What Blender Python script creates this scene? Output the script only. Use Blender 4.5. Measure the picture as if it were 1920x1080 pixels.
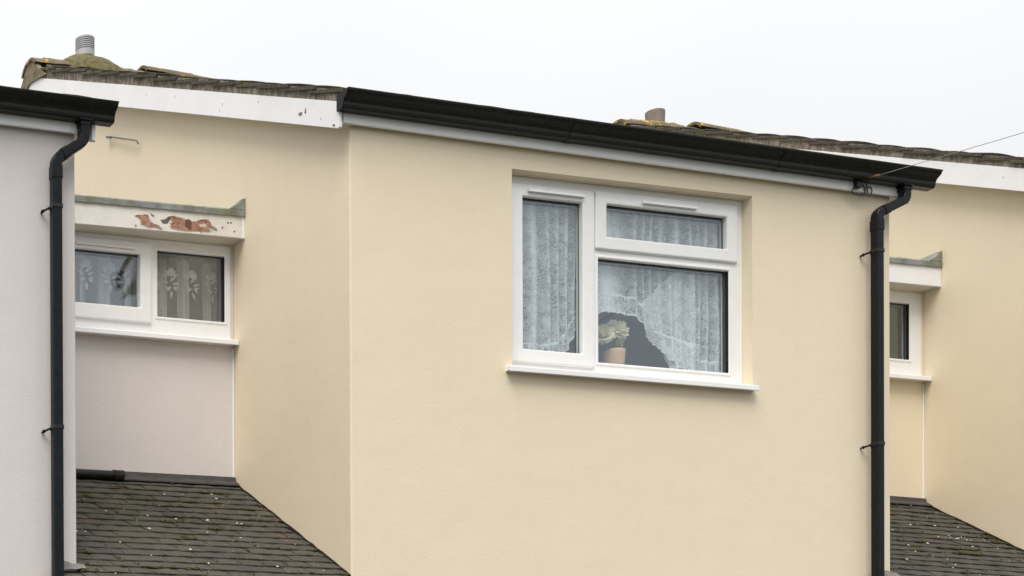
import bpy, bmesh, math, random
from math import sin, cos, pi, radians, sqrt
from mathutils import Matrix, Vector, noise

for o in list(bpy.data.objects):
    bpy.data.objects.remove(o)
scene = bpy.context.scene
col = scene.collection
random.seed(7)

# ------------------------------------------------------------------ camera
cam_d = bpy.data.cameras.new('camera')
cam = bpy.data.objects.new('camera', cam_d)
col.objects.link(cam)
FW = Vector((0.25869698, 0.96594113, -0.00579632))
RT = Vector((0.9659321, -0.25872963, -0.00584368))
UP = Vector((0.00714434, 0.00408711, 0.99996613))
cam.matrix_world = Matrix(((RT.x, UP.x, -FW.x, -6.42603), (RT.y, UP.y, -FW.y, -9.62285),
                           (RT.z, UP.z, -FW.z, 1.6), (0, 0, 0, 1)))
cam_d.sensor_fit = 'HORIZONTAL'
cam_d.sensor_width = 36.0
cam_d.lens = 3325.745 * 36.0 / 1920.0
cam_d.shift_x = (960 + 466.616) / 1920.0
cam_d.shift_y = 1292.671 / 1920.0
cam_d.clip_start = 0.1
cam_d.clip_end = 2000
scene.camera = cam

# ------------------------------------------------------------------ sky, sun, exposure
SUN_EL, SUN_AZ = radians(58), radians(-42)      # azimuth measured from the street side (-Y) towards +X
world = bpy.data.worlds.new('World')
scene.world = world
world.use_nodes = True
wn = world.node_tree
wn.nodes.clear()
w_out = wn.nodes.new('ShaderNodeOutputWorld')
w_bg = wn.nodes.new('ShaderNodeBackground')
w_sky = wn.nodes.new('ShaderNodeTexSky')
w_sky.sky_type = 'NISHITA'
w_sky.sun_disc = False
w_sky.sun_elevation = SUN_EL
w_sky.sun_rotation = pi - SUN_AZ
w_sky.air_density = 1.0
w_sky.dust_density = 4.0
w_sat = wn.nodes.new('ShaderNodeHueSaturation')
w_sat.inputs['Saturation'].default_value = 0.25
# an overcast layer: luminance (1 + 2 sin elevation) / 3, slightly cool
w_tc = wn.nodes.new('ShaderNodeTexCoord')
w_sep = wn.nodes.new('ShaderNodeSeparateXYZ')
w_cl = wn.nodes.new('ShaderNodeMath'); w_cl.operation = 'MAXIMUM'; w_cl.inputs[1].default_value = 0.0
w_ma = wn.nodes.new('ShaderNodeMath'); w_ma.operation = 'MULTIPLY_ADD'
w_ma.inputs[1].default_value = 0.667; w_ma.inputs[2].default_value = 0.333
w_cn = wn.nodes.new('ShaderNodeTexNoise'); w_cn.inputs['Scale'].default_value = 3.0; w_cn.inputs['Detail'].default_value = 3.0
w_cm = wn.nodes.new('ShaderNodeMapRange')
w_cm.inputs['From Min'].default_value = 0.3; w_cm.inputs['From Max'].default_value = 0.7
w_cm.inputs['To Min'].default_value = 0.96; w_cm.inputs['To Max'].default_value = 1.04
w_mu = wn.nodes.new('ShaderNodeMath'); w_mu.operation = 'MULTIPLY'
w_vm = wn.nodes.new('ShaderNodeVectorMath'); w_vm.operation = 'SCALE'
w_vm.inputs[0].default_value = (13.6, 13.75, 13.95)
w_mix = wn.nodes.new('ShaderNodeMix'); w_mix.data_type = 'RGBA'; w_mix.inputs[0].default_value = 0.9
wl = wn.links.new
wl(w_tc.outputs['Generated'], w_sep.inputs[0]); wl(w_sep.outputs['Z'], w_cl.inputs[0]); wl(w_cl.outputs[0], w_ma.inputs[0])
wl(w_tc.outputs['Generated'], w_cn.inputs['Vector']); wl(w_cn.outputs['Fac'], w_cm.inputs['Value'])
wl(w_ma.outputs[0], w_mu.inputs[0]); wl(w_cm.outputs[0], w_mu.inputs[1]); wl(w_mu.outputs[0], w_vm.inputs['Scale'])
wl(w_sky.outputs[0], w_sat.inputs['Color']); wl(w_sat.outputs[0], w_mix.inputs[6]); wl(w_vm.outputs[0], w_mix.inputs[7])
wl(w_mix.outputs[2], w_bg.inputs['Color']); wl(w_bg.outputs[0], w_out.inputs['Surface'])
w_bg.inputs['Strength'].default_value = 0.062

sun_d = bpy.data.lights.new('sun', 'SUN')
sun_d.energy = 1.5
sun_d.angle = radians(40)
sun_d.color = (1.0, 0.93, 0.83)
sun = bpy.data.objects.new('sun', sun_d)
col.objects.link(sun)
sd = Vector((sin(SUN_AZ) * cos(SUN_EL), -cos(SUN_AZ) * cos(SUN_EL), sin(SUN_EL)))
sun.rotation_euler = sd.to_track_quat('Z', 'Y').to_euler()
sun.location = (0, -20, 30)

vs = scene.view_settings
vs.view_transform = 'Standard'
vs.look = 'None'
vs.gamma = 1.0
vs.exposure = 1.0
vs.use_curve_mapping = False
scene.render.engine = 'CYCLES'
scene.cycles.max_bounces = 10
scene.cycles.transparent_max_bounces = 24

# ------------------------------------------------------------------ material helpers
class NT:
    def __init__(s, name):
        s.m = bpy.data.materials.new(name)
        s.m.use_nodes = True
        s.t = s.m.node_tree
        s.t.nodes.clear()
        s.out = s.n('ShaderNodeOutputMaterial')
        s.pos = s.n('ShaderNodeNewGeometry').outputs['Position']
    def n(s, typ, **kw):
        nd = s.t.nodes.new(typ)
        for k, v in kw.items():
            setattr(nd, k, v)
        return nd
    def l(s, a, b):
        s.t.links.new(a, b)
    def setin(s, sock, v):
        if isinstance(v, bpy.types.NodeSocket): s.l(v, sock)
        else: sock.default_value = v
    def mapped(s, scale, src=None):
        mp = s.n('ShaderNodeMapping')
        mp.inputs['Scale'].default_value = scale
        s.l(src or s.pos, mp.inputs['Vector'])
        return mp.outputs[0]
    def noise(s, scale, detail=3.0, rough=0.55, vec=None):
        nd = s.n('ShaderNodeTexNoise')
        nd.inputs['Scale'].default_value = scale
        nd.inputs['Detail'].default_value = detail
        nd.inputs['Roughness'].default_value = rough
        s.l(vec or s.pos, nd.inputs['Vector'])
        return nd.outputs['Fac']
    def voro(s, scale, vec=None, feature='F1', out='Distance'):
        nd = s.n('ShaderNodeTexVoronoi', feature=feature)
        nd.inputs['Scale'].default_value = scale
        s.l(vec or s.pos, nd.inputs['Vector'])
        return nd.outputs[out]
    def ramp(s, fac, a, b, lo=0.0, hi=1.0):
        nd = s.n('ShaderNodeMapRange')
        nd.inputs['From Min'].default_value = a; nd.inputs['From Max'].default_value = b
        nd.inputs['To Min'].default_value = lo; nd.inputs['To Max'].default_value = hi
        s.l(fac, nd.inputs['Value'])
        return nd.outputs[0]
    def math(s, op, a, b=0.0):
        nd = s.n('ShaderNodeMath', operation=op)
        s.setin(nd.inputs[0], a); s.setin(nd.inputs[1], b)
        return nd.outputs[0]
    def mix(s, fac, a, b):
        nd = s.n('ShaderNodeMix', data_type='RGBA')
        s.setin(nd.inputs[0], fac)
        s.setin(nd.inputs[6], a if not isinstance(a, tuple) else (*a, 1))
        s.setin(nd.inputs[7], b if not isinstance(b, tuple) else (*b, 1))
        return nd.outputs[2]
    def bump(s, h, strength, dist, prev=None):
        nd = s.n('ShaderNodeBump')
        nd.inputs['Strength'].default_value = strength
        nd.inputs['Distance'].default_value = dist
        s.l(h, nd.inputs['Height'])
        if prev: s.l(prev, nd.inputs['Normal'])
        return nd.outputs[0]
    def pbr(s, color, rough=0.8, normal=None, spec=0.4, metal=0.0):
        b = s.n('ShaderNodeBsdfPrincipled')
        s.setin(b.inputs['Base Color'], color if not isinstance(color, tuple) else (*color, 1))
        s.setin(b.inputs['Roughness'], rough)
        b.inputs['Metallic'].default_value = metal
        b.inputs['Specular IOR Level'].default_value = spec
        if normal: s.l(normal, b.inputs['Normal'])
        s.l(b.outputs[0], s.out.inputs['Surface'])
        return b

def render_mat(name, c1, c2, c3, grime):
    t = NT(name)
    big = t.ramp(t.noise(1.1, 4, .6), .3, .7)
    mid = t.ramp(t.noise(7.0, 4, .65), .3, .7)
    fine = t.noise(170, 2, .6)
    streak = t.ramp(t.noise(3.0, 4, .6, t.mapped((3.2, 3.2, .22))), .5, .78)
    c = t.mix(big, c1, c2)
    c = t.mix(t.math('MULTIPLY', mid, .35), c, c3)
    c = t.mix(t.math('MULTIPLY', streak, .07), c, grime)
    c = t.mix(t.math('MULTIPLY', t.ramp(fine, .38, .66), .20), c, grime)
    pock = t.ramp(t.voro(5.5), .0, .018, 1, 0)
    c = t.mix(t.math('MULTIPLY', pock, .5), c, grime)
    h = t.math('ADD', t.math('MULTIPLY', fine, .5), t.math('MULTIPLY', t.noise(45, 3), .6))
    nb = t.bump(h, .42, .004)
    nb = t.bump(t.noise(2.2, 2), .5, .012, nb)
    t.pbr(c, .9, nb, .2)
    return t.m

def plain_mat(name, c, rough=.5, var=.06, spec=.4, scale=9.0, dirt=None, dirt_amt=.25):
    t = NT(name)
    v = t.ramp(t.noise(scale, 4, .6), .3, .7)
    a = tuple(max(0, x * (1 - var)) for x in c); b = tuple(min(1, x * (1 + var)) for x in c)
    cc = t.mix(v, a, b)
    if dirt:
        cc = t.mix(t.math('MULTIPLY', t.ramp(t.noise(scale * 2.3, 5, .7), .48, .75), dirt_amt), cc, dirt)
    t.pbr(cc, rough, t.bump(t.noise(60, 3), .15, .002), spec)
    return t.m

M = {}
M['cream'] = render_mat('cream_render', (.825, .730, .565), (.800, .712, .550), (.832, .720, .560), (.56, .47, .32))
M['grey'] = render_mat('lilac_grey_render', (.690, .652, .648), (.665, .630, .626), (.700, .650, .642), (.48, .44, .42))
M['upvc'] = plain_mat('white_plastic', (.85, .86, .88), .32, .02, .5, 4, (.55, .54, .50), .10)
M['white_paint'] = plain_mat('white_gloss_paint', (.85, .86, .885), .45, .02, .4, 5, (.55, .53, .48), .10)
M['old_paint'] = plain_mat('aged_white_paint', (.74, .72, .68), .6, .05, .3, 6, (.46, .42, .34), .3)
M['soffit'] = plain_mat('soffit_board', (.70, .67, .60), .7, .04, .2, 5)
M['gutter'] = plain_mat('black_plastic', (.008, .008, .008), .34, .15, .35, 12, (.05, .048, .04), .35)
M['pipe'] = plain_mat('black_pipe_plastic', (.006, .008, .011), .30, .12, .17, 14, (.03, .03, .03), .3)
M['dark'] = plain_mat('dark_rubber', (.012, .012, .012), .5, .1, .3)
M['spacer'] = plain_mat('spacer_aluminium', (.10, .10, .10), .4, .1, .4)
M['interior'] = plain_mat('room_wall', (.30, .29, .28), .9, .05, .2)
M['lead'] = plain_mat('lead_sheet', (.040, .040, .042), .6, .25, .4, 11, (.12, .11, .09), .4)
M['dark_lead'] = plain_mat('dark_soaker', (.035, .030, .024), .8, .3, .2, 30)
M['steel'] = plain_mat('weathered_steel', (.16, .15, .13), .5, .2, .4, 40)
M['rust'] = plain_mat('rusty_wire', (.15, .085, .05), .8, .3, .2, 90)
M['wire'] = plain_mat('pale_wire', (.22, .22, .23), .6, .1, .3)
M['cable'] = plain_mat('grey_cable', (.06, .06, .06), .6, .1, .3)
M['wood'] = plain_mat('bare_red_wood', (.34, .175, .115), .85, .4, .15, 30, (.55, .40, .33), .9)
M['undercoat'] = plain_mat('flaking_undercoat', (.60, .52, .45), .8, .15, .15, 30)
M['fillet'] = plain_mat('weathered_mortar', (.20, .19, .18), .9, .2, .1, 22, (.12, .11, .09), .7)
M['crack'] = plain_mat('dark_crack', (.14, .13, .11), .9, .2, .1, 40)
M['terracotta'] = plain_mat('peach_glaze', (.80, .52, .31), .5, .06, .4)
M['leaf'] = plain_mat('dull_leaf', (.05, .07, .04), .6, .3, .3)
M['concrete_post'] = plain_mat('creosoted_timber', (.12, .09, .06), .9, .3, .2, 12)
M['beige_blind'] = plain_mat('pale_blind', (.32, .30, .26), .9, .05, .1)

def felt_mat():
    t = NT('mossy_roof_felt')
    a = t.mix(t.ramp(t.noise(9, 4, .65), .35, .65), (.19, .20, .20), (.33, .34, .33))
    g = t.ramp(t.noise(5.5, 4, .6), .44, .62)
    c = t.mix(t.math('MULTIPLY', g, .5), a, (.18, .20, .10))
    t.pbr(c, .85, t.bump(t.noise(80, 4), .5, .004), .2)
    return t.m
M['felt'] = felt_mat()

def mortar_mat():
    t = NT('verge_mortar')
    v = t.mapped((1.0, 1.6, .55))
    a = t.mix(t.ramp(t.noise(22, 5, .7, v), .38, .64), (.13, .115, .095), (.34, .295, .23))
    b = t.ramp(t.noise(60, 4, .7, v), .56, .72)
    c = t.mix(t.math('MULTIPLY', b, .55), a, (.46, .42, .35))
    d = t.ramp(t.noise(8, 5, .7, v), .52, .68)
    c = t.mix(t.math('MULTIPLY', d, .8), c, (.055, .05, .042))
    sp = t.ramp(t.voro(26), .05, .13, 1, 0)
    c = t.mix(t.math('MULTIPLY', sp, .5), c, (.62, .60, .54))
    t.pbr(c, .95, t.bump(t.noise(50, 5, .7), .8, .012), .15)
    return t.m
M['mortar'] = mortar_mat()

def conc_tile_mat(name, base, lichen, amt):
    t = NT(name)
    oi = t.n('ShaderNodeObjectInfo')
    r = oi.outputs['Random']
    a = t.mix(r, tuple(x * .75 for x in base), tuple(x * 1.25 for x in base))
    a = t.mix(t.ramp(t.noise(26, 5, .7), .38, .66), a, tuple(x * .55 for x in base))
    moss = t.ramp(t.noise(9, 5, .65), .50, .64)
    c = t.mix(t.math('MULTIPLY', moss, .6), a, (.10, .105, .035))
    lic = t.ramp(t.noise(13, 5, .75), .63 - amt, .70 - amt)
    c = t.mix(lic, c, lichen)
    t.pbr(c, .95, t.bump(t.noise(70, 5, .7), .7, .008), .15)
    return t.m
M['conc_tile'] = conc_tile_mat('concrete_tile', (.105, .092, .078), (.34, .31, .25), 0.0)
M['ridge'] = conc_tile_mat('ridge_tile', (.19, .155, .105), (.56, .35, .06), .065)
M['ridge_yellow'] = conc_tile_mat('lichen_crusted_ridge', (.19, .155, .095), (.60, .37, .05), .11)
M['ridge_end'] = conc_tile_mat('ridge_tile_end', (.27, .23, .16), (.40, .37, .26), .0)
M['moss_mound'] = conc_tile_mat('mossy_terminal', (.165, .145, .075), (.26, .24, .10), .05)

def plain_tile_mat():
    t = NT('plain_clay_tile')
    oi = t.n('ShaderNodeObjectInfo')
    r = oi.outputs['Random']
    a = t.mix(r, (.044, .043, .042), (.080, .076, .072))
    a = t.mix(t.ramp(t.noise(55, 5, .7), .35, .7), a, (.050, .046, .040))
    rust = t.ramp(t.noise(4.2, 4, .6), .60, .72)
    a = t.mix(t.math('MULTIPLY', rust, .35), a, (.16, .085, .055))
    mz = t.ramp(t.noise(2.7, 5, .65), .42, .66)
    mf = t.ramp(t.noise(36, 4, .7), .42, .68)
    c = t.mix(t.math('MULTIPLY', t.math('MULTIPLY', mz, mf), .75), a, (.085, .088, .024))
    sc = t.ramp(t.noise(2.1, 3, .6), .40, .62, .15, 1.0)
    sp = t.ramp(t.voro(17), .07, .12, 1, 0)
    sp = t.math('MULTIPLY', sp, t.ramp(t.noise(3.7, 2), .50, .56))
    c = t.mix(t.math('MULTIPLY', sp, .7), c, (.50, .48, .42))
    sp2 = t.ramp(t.voro(48), .10, .19, 1, 0)
    sp2 = t.math('MULTIPLY', sp2, t.ramp(t.noise(5.1, 3), .53, .62))
    c = t.mix(t.math('MULTIPLY', sp2, .4), c, (.30, .29, .26))
    big = t.ramp(t.noise(1.6, 3, .6), .40, .62)
    c = t.mix(t.math('MULTIPLY', big, .30), c, (.105, .092, .078))
    pw = t.ramp(t.noise(16, 5, .75), .57, .70)
    c = t.mix(t.math('MULTIPLY', pw, .30), c, (.20, .20, .19))
    t.pbr(c, .88, t.bump(t.noise(80, 5, .7), .6, .005), .25)
    return t.m
M['plain_tile'] = plain_tile_mat()
M['moss'] = plain_mat('green_moss', (.060, .056, .022), 1.0, .5, .05, 30)
M['lichen'] = plain_mat('white_lichen', (.66, .64, .57), 1.0, .12, .05, 60)

def ground_mat():
    t = NT('ground')
    c = t.mix(t.ramp(t.noise(.7, 5, .6), .35, .65), (.055, .060, .040), (.085, .082, .075))
    c = t.mix(t.math('MULTIPLY', t.ramp(t.noise(30, 4), .4, .7), .4), c, (.06, .07, .03))
    t.pbr(c, .95, t.bump(t.noise(40, 4), .5, .02), .2)
    return t.m
M['ground'] = ground_mat()

def glass_mat(name='window_glass', tint=(.94, .96, .96), base=.115):
    t = NT(name)
    tr = t.n('ShaderNodeBsdfTransparent'); tr.inputs[0].default_value = (*tint, 1)
    gl = t.n('ShaderNodeBsdfGlossy'); gl.inputs['Roughness'].default_value = 0.015
    gl.inputs['Color'].default_value = (.84, .92, 1, 1)
    lw = t.n('ShaderNodeLayerWeight'); lw.inputs['Blend'].default_value = .35
    f = t.math('ADD', t.math('MULTIPLY', t.math('POWER', lw.outputs['Facing'], 4.0), .6), base)
    t.l(t.bump(t.noise(1.3, 1), .04, .02), gl.inputs['Normal'])
    mx = t.n('ShaderNodeMixShader')
    t.l(f, mx.inputs[0]); t.l(tr.outputs[0], mx.inputs[1]); t.l(gl.outputs[0], mx.inputs[2])
    t.l(mx.outputs[0], t.out.inputs['Surface'])
    return t.m
M['glass'] = glass_mat()

def cloth(t, op, color=(.93, .965, .995)):
    di = t.n('ShaderNodeBsdfDiffuse'); di.inputs[0].default_value = (*color, 1)
    tl = t.n('ShaderNodeBsdfTranslucent'); tl.inputs[0].default_value = (*color, 1)
    m1 = t.n('ShaderNodeMixShader'); m1.inputs[0].default_value = .15
    t.l(di.outputs[0], m1.inputs[1]); t.l(tl.outputs[0], m1.inputs[2])
    tr = t.n('ShaderNodeBsdfTransparent')
    m2 = t.n('ShaderNodeMixShader')
    t.l(op, m2.inputs[0]); t.l(tr.outputs[0], m2.inputs[1]); t.l(m1.outputs[0], m2.inputs[2])
    t.l(m2.outputs[0], t.out.inputs['Surface'])

def lace_mat():
    t = NT('floral_lace')
    at = t.n('ShaderNodeUVMap')
    uv = at.outputs[0]
    # distort for scrolling stems
    v = t.mapped((1, 1, 1), uv)
    nz = t.n('ShaderNodeTexNoise'); nz.inputs['Scale'].default_value = 9; nz.inputs['Detail'].default_value = 2
    t.l(v, nz.inputs['Vector'])
    add = t.n('ShaderNodeVectorMath', operation='MULTIPLY_ADD')
    t.l(nz.outputs['Color'], add.inputs[0]); add.inputs[1].default_value = (.09, .09, 0); t.l(v, add.inputs[2])
    dv = add.outputs[0]
    fl = t.voro(13, dv, 'F1')
    ring = t.math('MULTIPLY', t.ramp(fl, .22, .30), t.ramp(fl, .44, .36))
    heart = t.ramp(fl, .17, .10)
    vein = t.ramp(t.voro(34, dv, 'DISTANCE_TO_EDGE'), .10, .04)
    petal = t.math('MULTIPLY', t.ramp(t.voro(26, dv), .28, .40), t.ramp(t.noise(7, 3, .6, dv), .45, .6))
    pat = t.math('MAXIMUM', t.math('MAXIMUM', ring, heart), t.math('MULTIPLY', t.math('MAXIMUM', vein, petal), .75))
    vc = t.n('ShaderNodeVertexColor'); vc.layer_name = 'dens'
    den = t.n('ShaderNodeSeparateColor'); t.l(vc.outputs[0], den.inputs[0])
    op = t.math('ADD', t.math('MULTIPLY', pat, .40), den.outputs[0])
    op = t.math('MINIMUM', op, .96)
    cloth(t, op)
    return t.m
M['lace'] = lace_mat()

def net_mat():
    t = NT('striped_net')
    vc = t.n('ShaderNodeVertexColor'); vc.layer_name = 'dens'
    den = t.n('ShaderNodeSeparateColor'); t.l(vc.outputs[0], den.inputs[0])
    cloth(t, den.outputs[0], (.95, .95, .96))
    return t.m
M['net'] = net_mat()
def motif_mat():
    t = NT('woven_motif')
    op = t.ramp(t.noise(120, 2), .3, .6, .55, .95)
    cloth(t, op, (.95, .95, .94))
    return t.m
M['motif'] = motif_mat()
def petal_mat():
    t = NT('cream_petal')
    c = t.mix(t.ramp(t.noise(30, 3), .35, .65), (.96, .91, .68), (.98, .96, .84))
    di = t.n('ShaderNodeBsdfDiffuse'); t.l(c, di.inputs[0])
    tl = t.n('ShaderNodeBsdfTranslucent'); t.l(c, tl.inputs[0])
    mx = t.n('ShaderNodeMixShader'); mx.inputs[0].default_value = .25
    t.l(di.outputs[0], mx.inputs[1]); t.l(tl.outputs[0], mx.inputs[2]); t.l(mx.outputs[0], t.out.inputs['Surface'])
    return t.m
M['petal'] = petal_mat()

# ------------------------------------------------------------------ mesh helpers
class MB:
    def __init__(s, f=None):
        s.v = []; s.f = []; s.fn = f
    def add(s, vs, fs):
        b = len(s.v)
        s.v += [tuple(s.fn(*p)) if s.fn else tuple(p) for p in vs]
        s.f += [tuple(b + i for i in q) for q in fs]
    def box(s, x0, x1, y0, y1, z0, z1):
        s.add([(x0, y0, z0), (x1, y0, z0), (x1, y1, z0), (x0, y1, z0), (x0, y0, z1), (x1, y0, z1), (x1, y1, z1), (x0, y1, z1)],
              [(0, 3, 2, 1), (4, 5, 6, 7), (0, 1, 5, 4), (1, 2, 6, 5), (2, 3, 7, 6), (3, 0, 4, 7)])
    def quad(s, *p):
        s.add(p, [tuple(range(len(p)))])
    def prism(s, poly, ax, a, b):
        """poly: 2D points in the two other axes (order x,y,z without ax)"""
        n = len(poly)
        def mk(p, c):
            if ax == 'x': return (c, p[0], p[1])
            if ax == 'y': return (p[0], c, p[1])
            return (p[0], p[1], c)
        vs = [mk(p, a) for p in poly] + [mk(p, b) for p in poly]
        fs = [tuple(range(n))[::-1], tuple(range(n, 2 * n))] + [(i, (i + 1) % n, n + (i + 1) % n, n + i) for i in range(n)]
        s.add(vs, fs)
    def sweep(s, path, prof, closed=True, caps=True, upv=(0, 1, 0)):
        """sweep a 2D profile along a polyline of Vectors with mitred corners"""
        path = [Vector(p) for p in path]; n = len(path); m = len(prof)
        vs = []
        for i, p in enumerate(path):
            d0 = (path[i] - path[i - 1]).normalized() if i > 0 else None
            d1 = (path[i + 1] - path[i]).normalized() if i < n - 1 else None
            d = ((d0 or d1) + (d1 or d0)).normalized()
            u = Vector(upv); r = d.cross(u)
            if r.length < 1e-4: r = d.cross(Vector((1, 0, .1)))
            r.normalize(); u = r.cross(d).normalized()
            k = 1.0
            if d0 and d1:
                k = 1.0 / max(.5, sqrt((1 + d0.dot(d1)) / 2))
            for a, b in prof:
                vs.append(p + r * (a * k) + u * b)
        fs = []
        for i in range(n - 1):
            for j in range(m if closed else m - 1):
                fs.append((i * m + j, i * m + (j + 1) % m, (i + 1) * m + (j + 1) % m, (i + 1) * m + j))
        if caps and closed:
            fs.append(tuple(range(m))[::-1]); fs.append(tuple((n - 1) * m + j for j in range(m)))
        s.add(vs, fs)
    def tube(s, path, r, k=8):
        s.sweep(path, [(r * cos(2 * pi * i / k), r * sin(2 * pi * i / k)) for i in range(k)])
    def lathe(s, c, prof, k=24, cap=True):
        vs = []; n = len(prof)
        for r, z in prof:
            for i in range(k):
                a = 2 * pi * i / k
                vs.append((c[0] + r * cos(a), c[1] + r * sin(a), c[2] + z))
        fs = [(j * k + i, j * k + (i + 1) % k, (j + 1) * k + (i + 1) % k, (j + 1) * k + i) for j in range(n - 1) for i in range(k)]
        if cap:
            fs.append(tuple(range(k))[::-1]); fs.append(tuple((n - 1) * k + i for i in range(k)))
        s.add(vs, fs)
    def ring(s, x0, x1, z0, z1, w, y0, y1, wb=None, wt=None):
        """rectangular frame in the XZ plane, bar width w"""
        wb = w if wb is None else wb; wt = w if wt is None else wt
        o = [(x0, z0), (x1, z0), (x1, z1), (x0, z1)]
        i = [(x0 + w, z0 + wb), (x1 - w, z0 + wb), (x1 - w, z1 - wt), (x0 + w, z1 - wt)]
        vs = [(p[0], y0, p[1]) for p in o + i] + [(p[0], y1, p[1]) for p in o + i]
        fs = []
        for k in range(4):
            j = (k + 1) % 4
            fs += [(k, j, 4 + j, 4 + k), (8 + j, 8 + k, 12 + k, 12 + j), (j, k, 8 + k, 8 + j), (4 + k, 4 + j, 12 + j, 12 + k)]
        s.add(vs, fs)
    def build(s, name, mat, parent=None, bevel=0, smooth=False, seg=2):
        me = bpy.data.meshes.new(name)
        me.from_pydata(s.v, [], s.f)
        bm = bmesh.new(); bm.from_mesh(me)
        bmesh.ops.recalc_face_normals(bm, faces=bm.faces)
        if bevel:
            es = [e for e in bm.edges if len(e.link_faces) == 2 and e.calc_face_angle(0) > .5]
            bmesh.ops.bevel(bm, geom=es, offset=bevel, segments=seg, profile=.5, affect='EDGES', clamp_overlap=True)
        bm.to_mesh(me); bm.free()
        me.materials.append(M[mat] if isinstance(mat, str) else mat)
        if smooth:
            for p in me.polygons: p.use_smooth = True
        return link(name, me, parent)

def link(name, me, parent=None, mw=None):
    o = bpy.data.objects.new(name, me)
    col.objects.link(o)
    if parent is not None:
        o.parent = parent
        loc = Vector(parent.get('_loc', (0, 0, 0)))
        o.matrix_parent_inverse = Matrix.Translation(-loc)
    if mw is not None: o.matrix_basis = mw
    return o

def empty(name, loc, label, cat, group=None):
    o = bpy.data.objects.new(name, None)
    col.objects.link(o)
    o.location = loc; o['_loc'] = loc
    o.empty_display_size = .3
    tag(o, label, cat, group)
    return o

def tag(o, label, cat, group=None):
    o['label'] = label; o['category'] = cat
    if group: o['group'] = group
    return o

def interp(x, tab):
    if x <= tab[0][0]: return tab[0][1]
    for (a, b), (c, d) in zip(tab, tab[1:]):
        if x <= c: return b + (d - b) * (x - a) / (c - a)
    return tab[-1][1]

# ------------------------------------------------------------------ ground
def gz(x, y):
    t = min(1, max(0, (y + 8.0) / 5.5)); t = t * t * (3 - 2 * t)
    xx = max(-60, min(60, x))
    return .043 * (xx + 6.4) * (1) + 1.45 * t
g = MB()
xs = [-400, -120, -60] + [-40 + 2 * i for i in range(41)] + [60, 120, 400]
ys = [-400, -120, -40, -20] + [-12 + .75 * i for i in range(24)] + [12, 40, 120, 400]
g.add([(x, y, gz(x, y)) for y in ys for x in xs],
      [(j * len(xs) + i, j * len(xs) + i + 1, (j + 1) * len(xs) + i + 1, (j + 1) * len(xs) + i) for j in range(len(ys) - 1) for i in range(len(xs) - 1)])
go = g.build('ground', 'ground', smooth=True)
go['kind'] = 'structure'

# ------------------------------------------------------------------ houses
W, R = 4.162, 1.375            # width of the front block, depth of the recess
PITCH = .517
RIDGE_Y = 4.50
BACK_Y = 9.0

# shared tile meshes
def tile_mesh(name, w, l, t, camber=.006, chip=0.0, seed=0):
    """x across, y up the slope from the tail (0) to the head (l), z up; the top stays at z = 0 at the tail"""
    rnd = random.Random(seed)
    xsn = 4
    vs = []; fs = []
    for i in range(xsn + 1):
        u = i / xsn
        x = (u - .5) * w
        cz = -camber * (2 * u - 1) ** 2
        jag = rnd.uniform(-chip, chip)
        vs += [(x, jag, cz - t), (x, jag, cz - .003), (x, jag + .005, cz), (x, l, cz - .004), (x, l, cz - t)]
    for i in range(xsn):
        a = i * 5; b = a + 5
        fs += [(a, b, b + 1, a + 1), (a + 1, b + 1, b + 2, a + 2), (a + 2, b + 2, b + 3, a + 3), (a + 4, a + 3, b + 3, b + 4), (a, a + 4, b + 4, b)]
    fs += [(0, 1, 2, 3, 4), tuple(xsn * 5 + k for k in (4, 3, 2, 1, 0))]
    me = bpy.data.meshes.new(name)
    me.from_pydata(vs, [], fs); me.update()
    return me

PLAIN = []
for k in range(5):
    me = tile_mesh('tile', .1637, .265, .022, .0012 + .0006 * k, .002, k)
    me.materials.append(M['plain_tile']); PLAIN.append(me)
VERGE = []
for k in range(4):
    me = tile_mesh('roof_tile', .33, .41, .022, .010, .004, 20 + k)
    me.materials.append(M['conc_tile']); VERGE.append(me)

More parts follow.
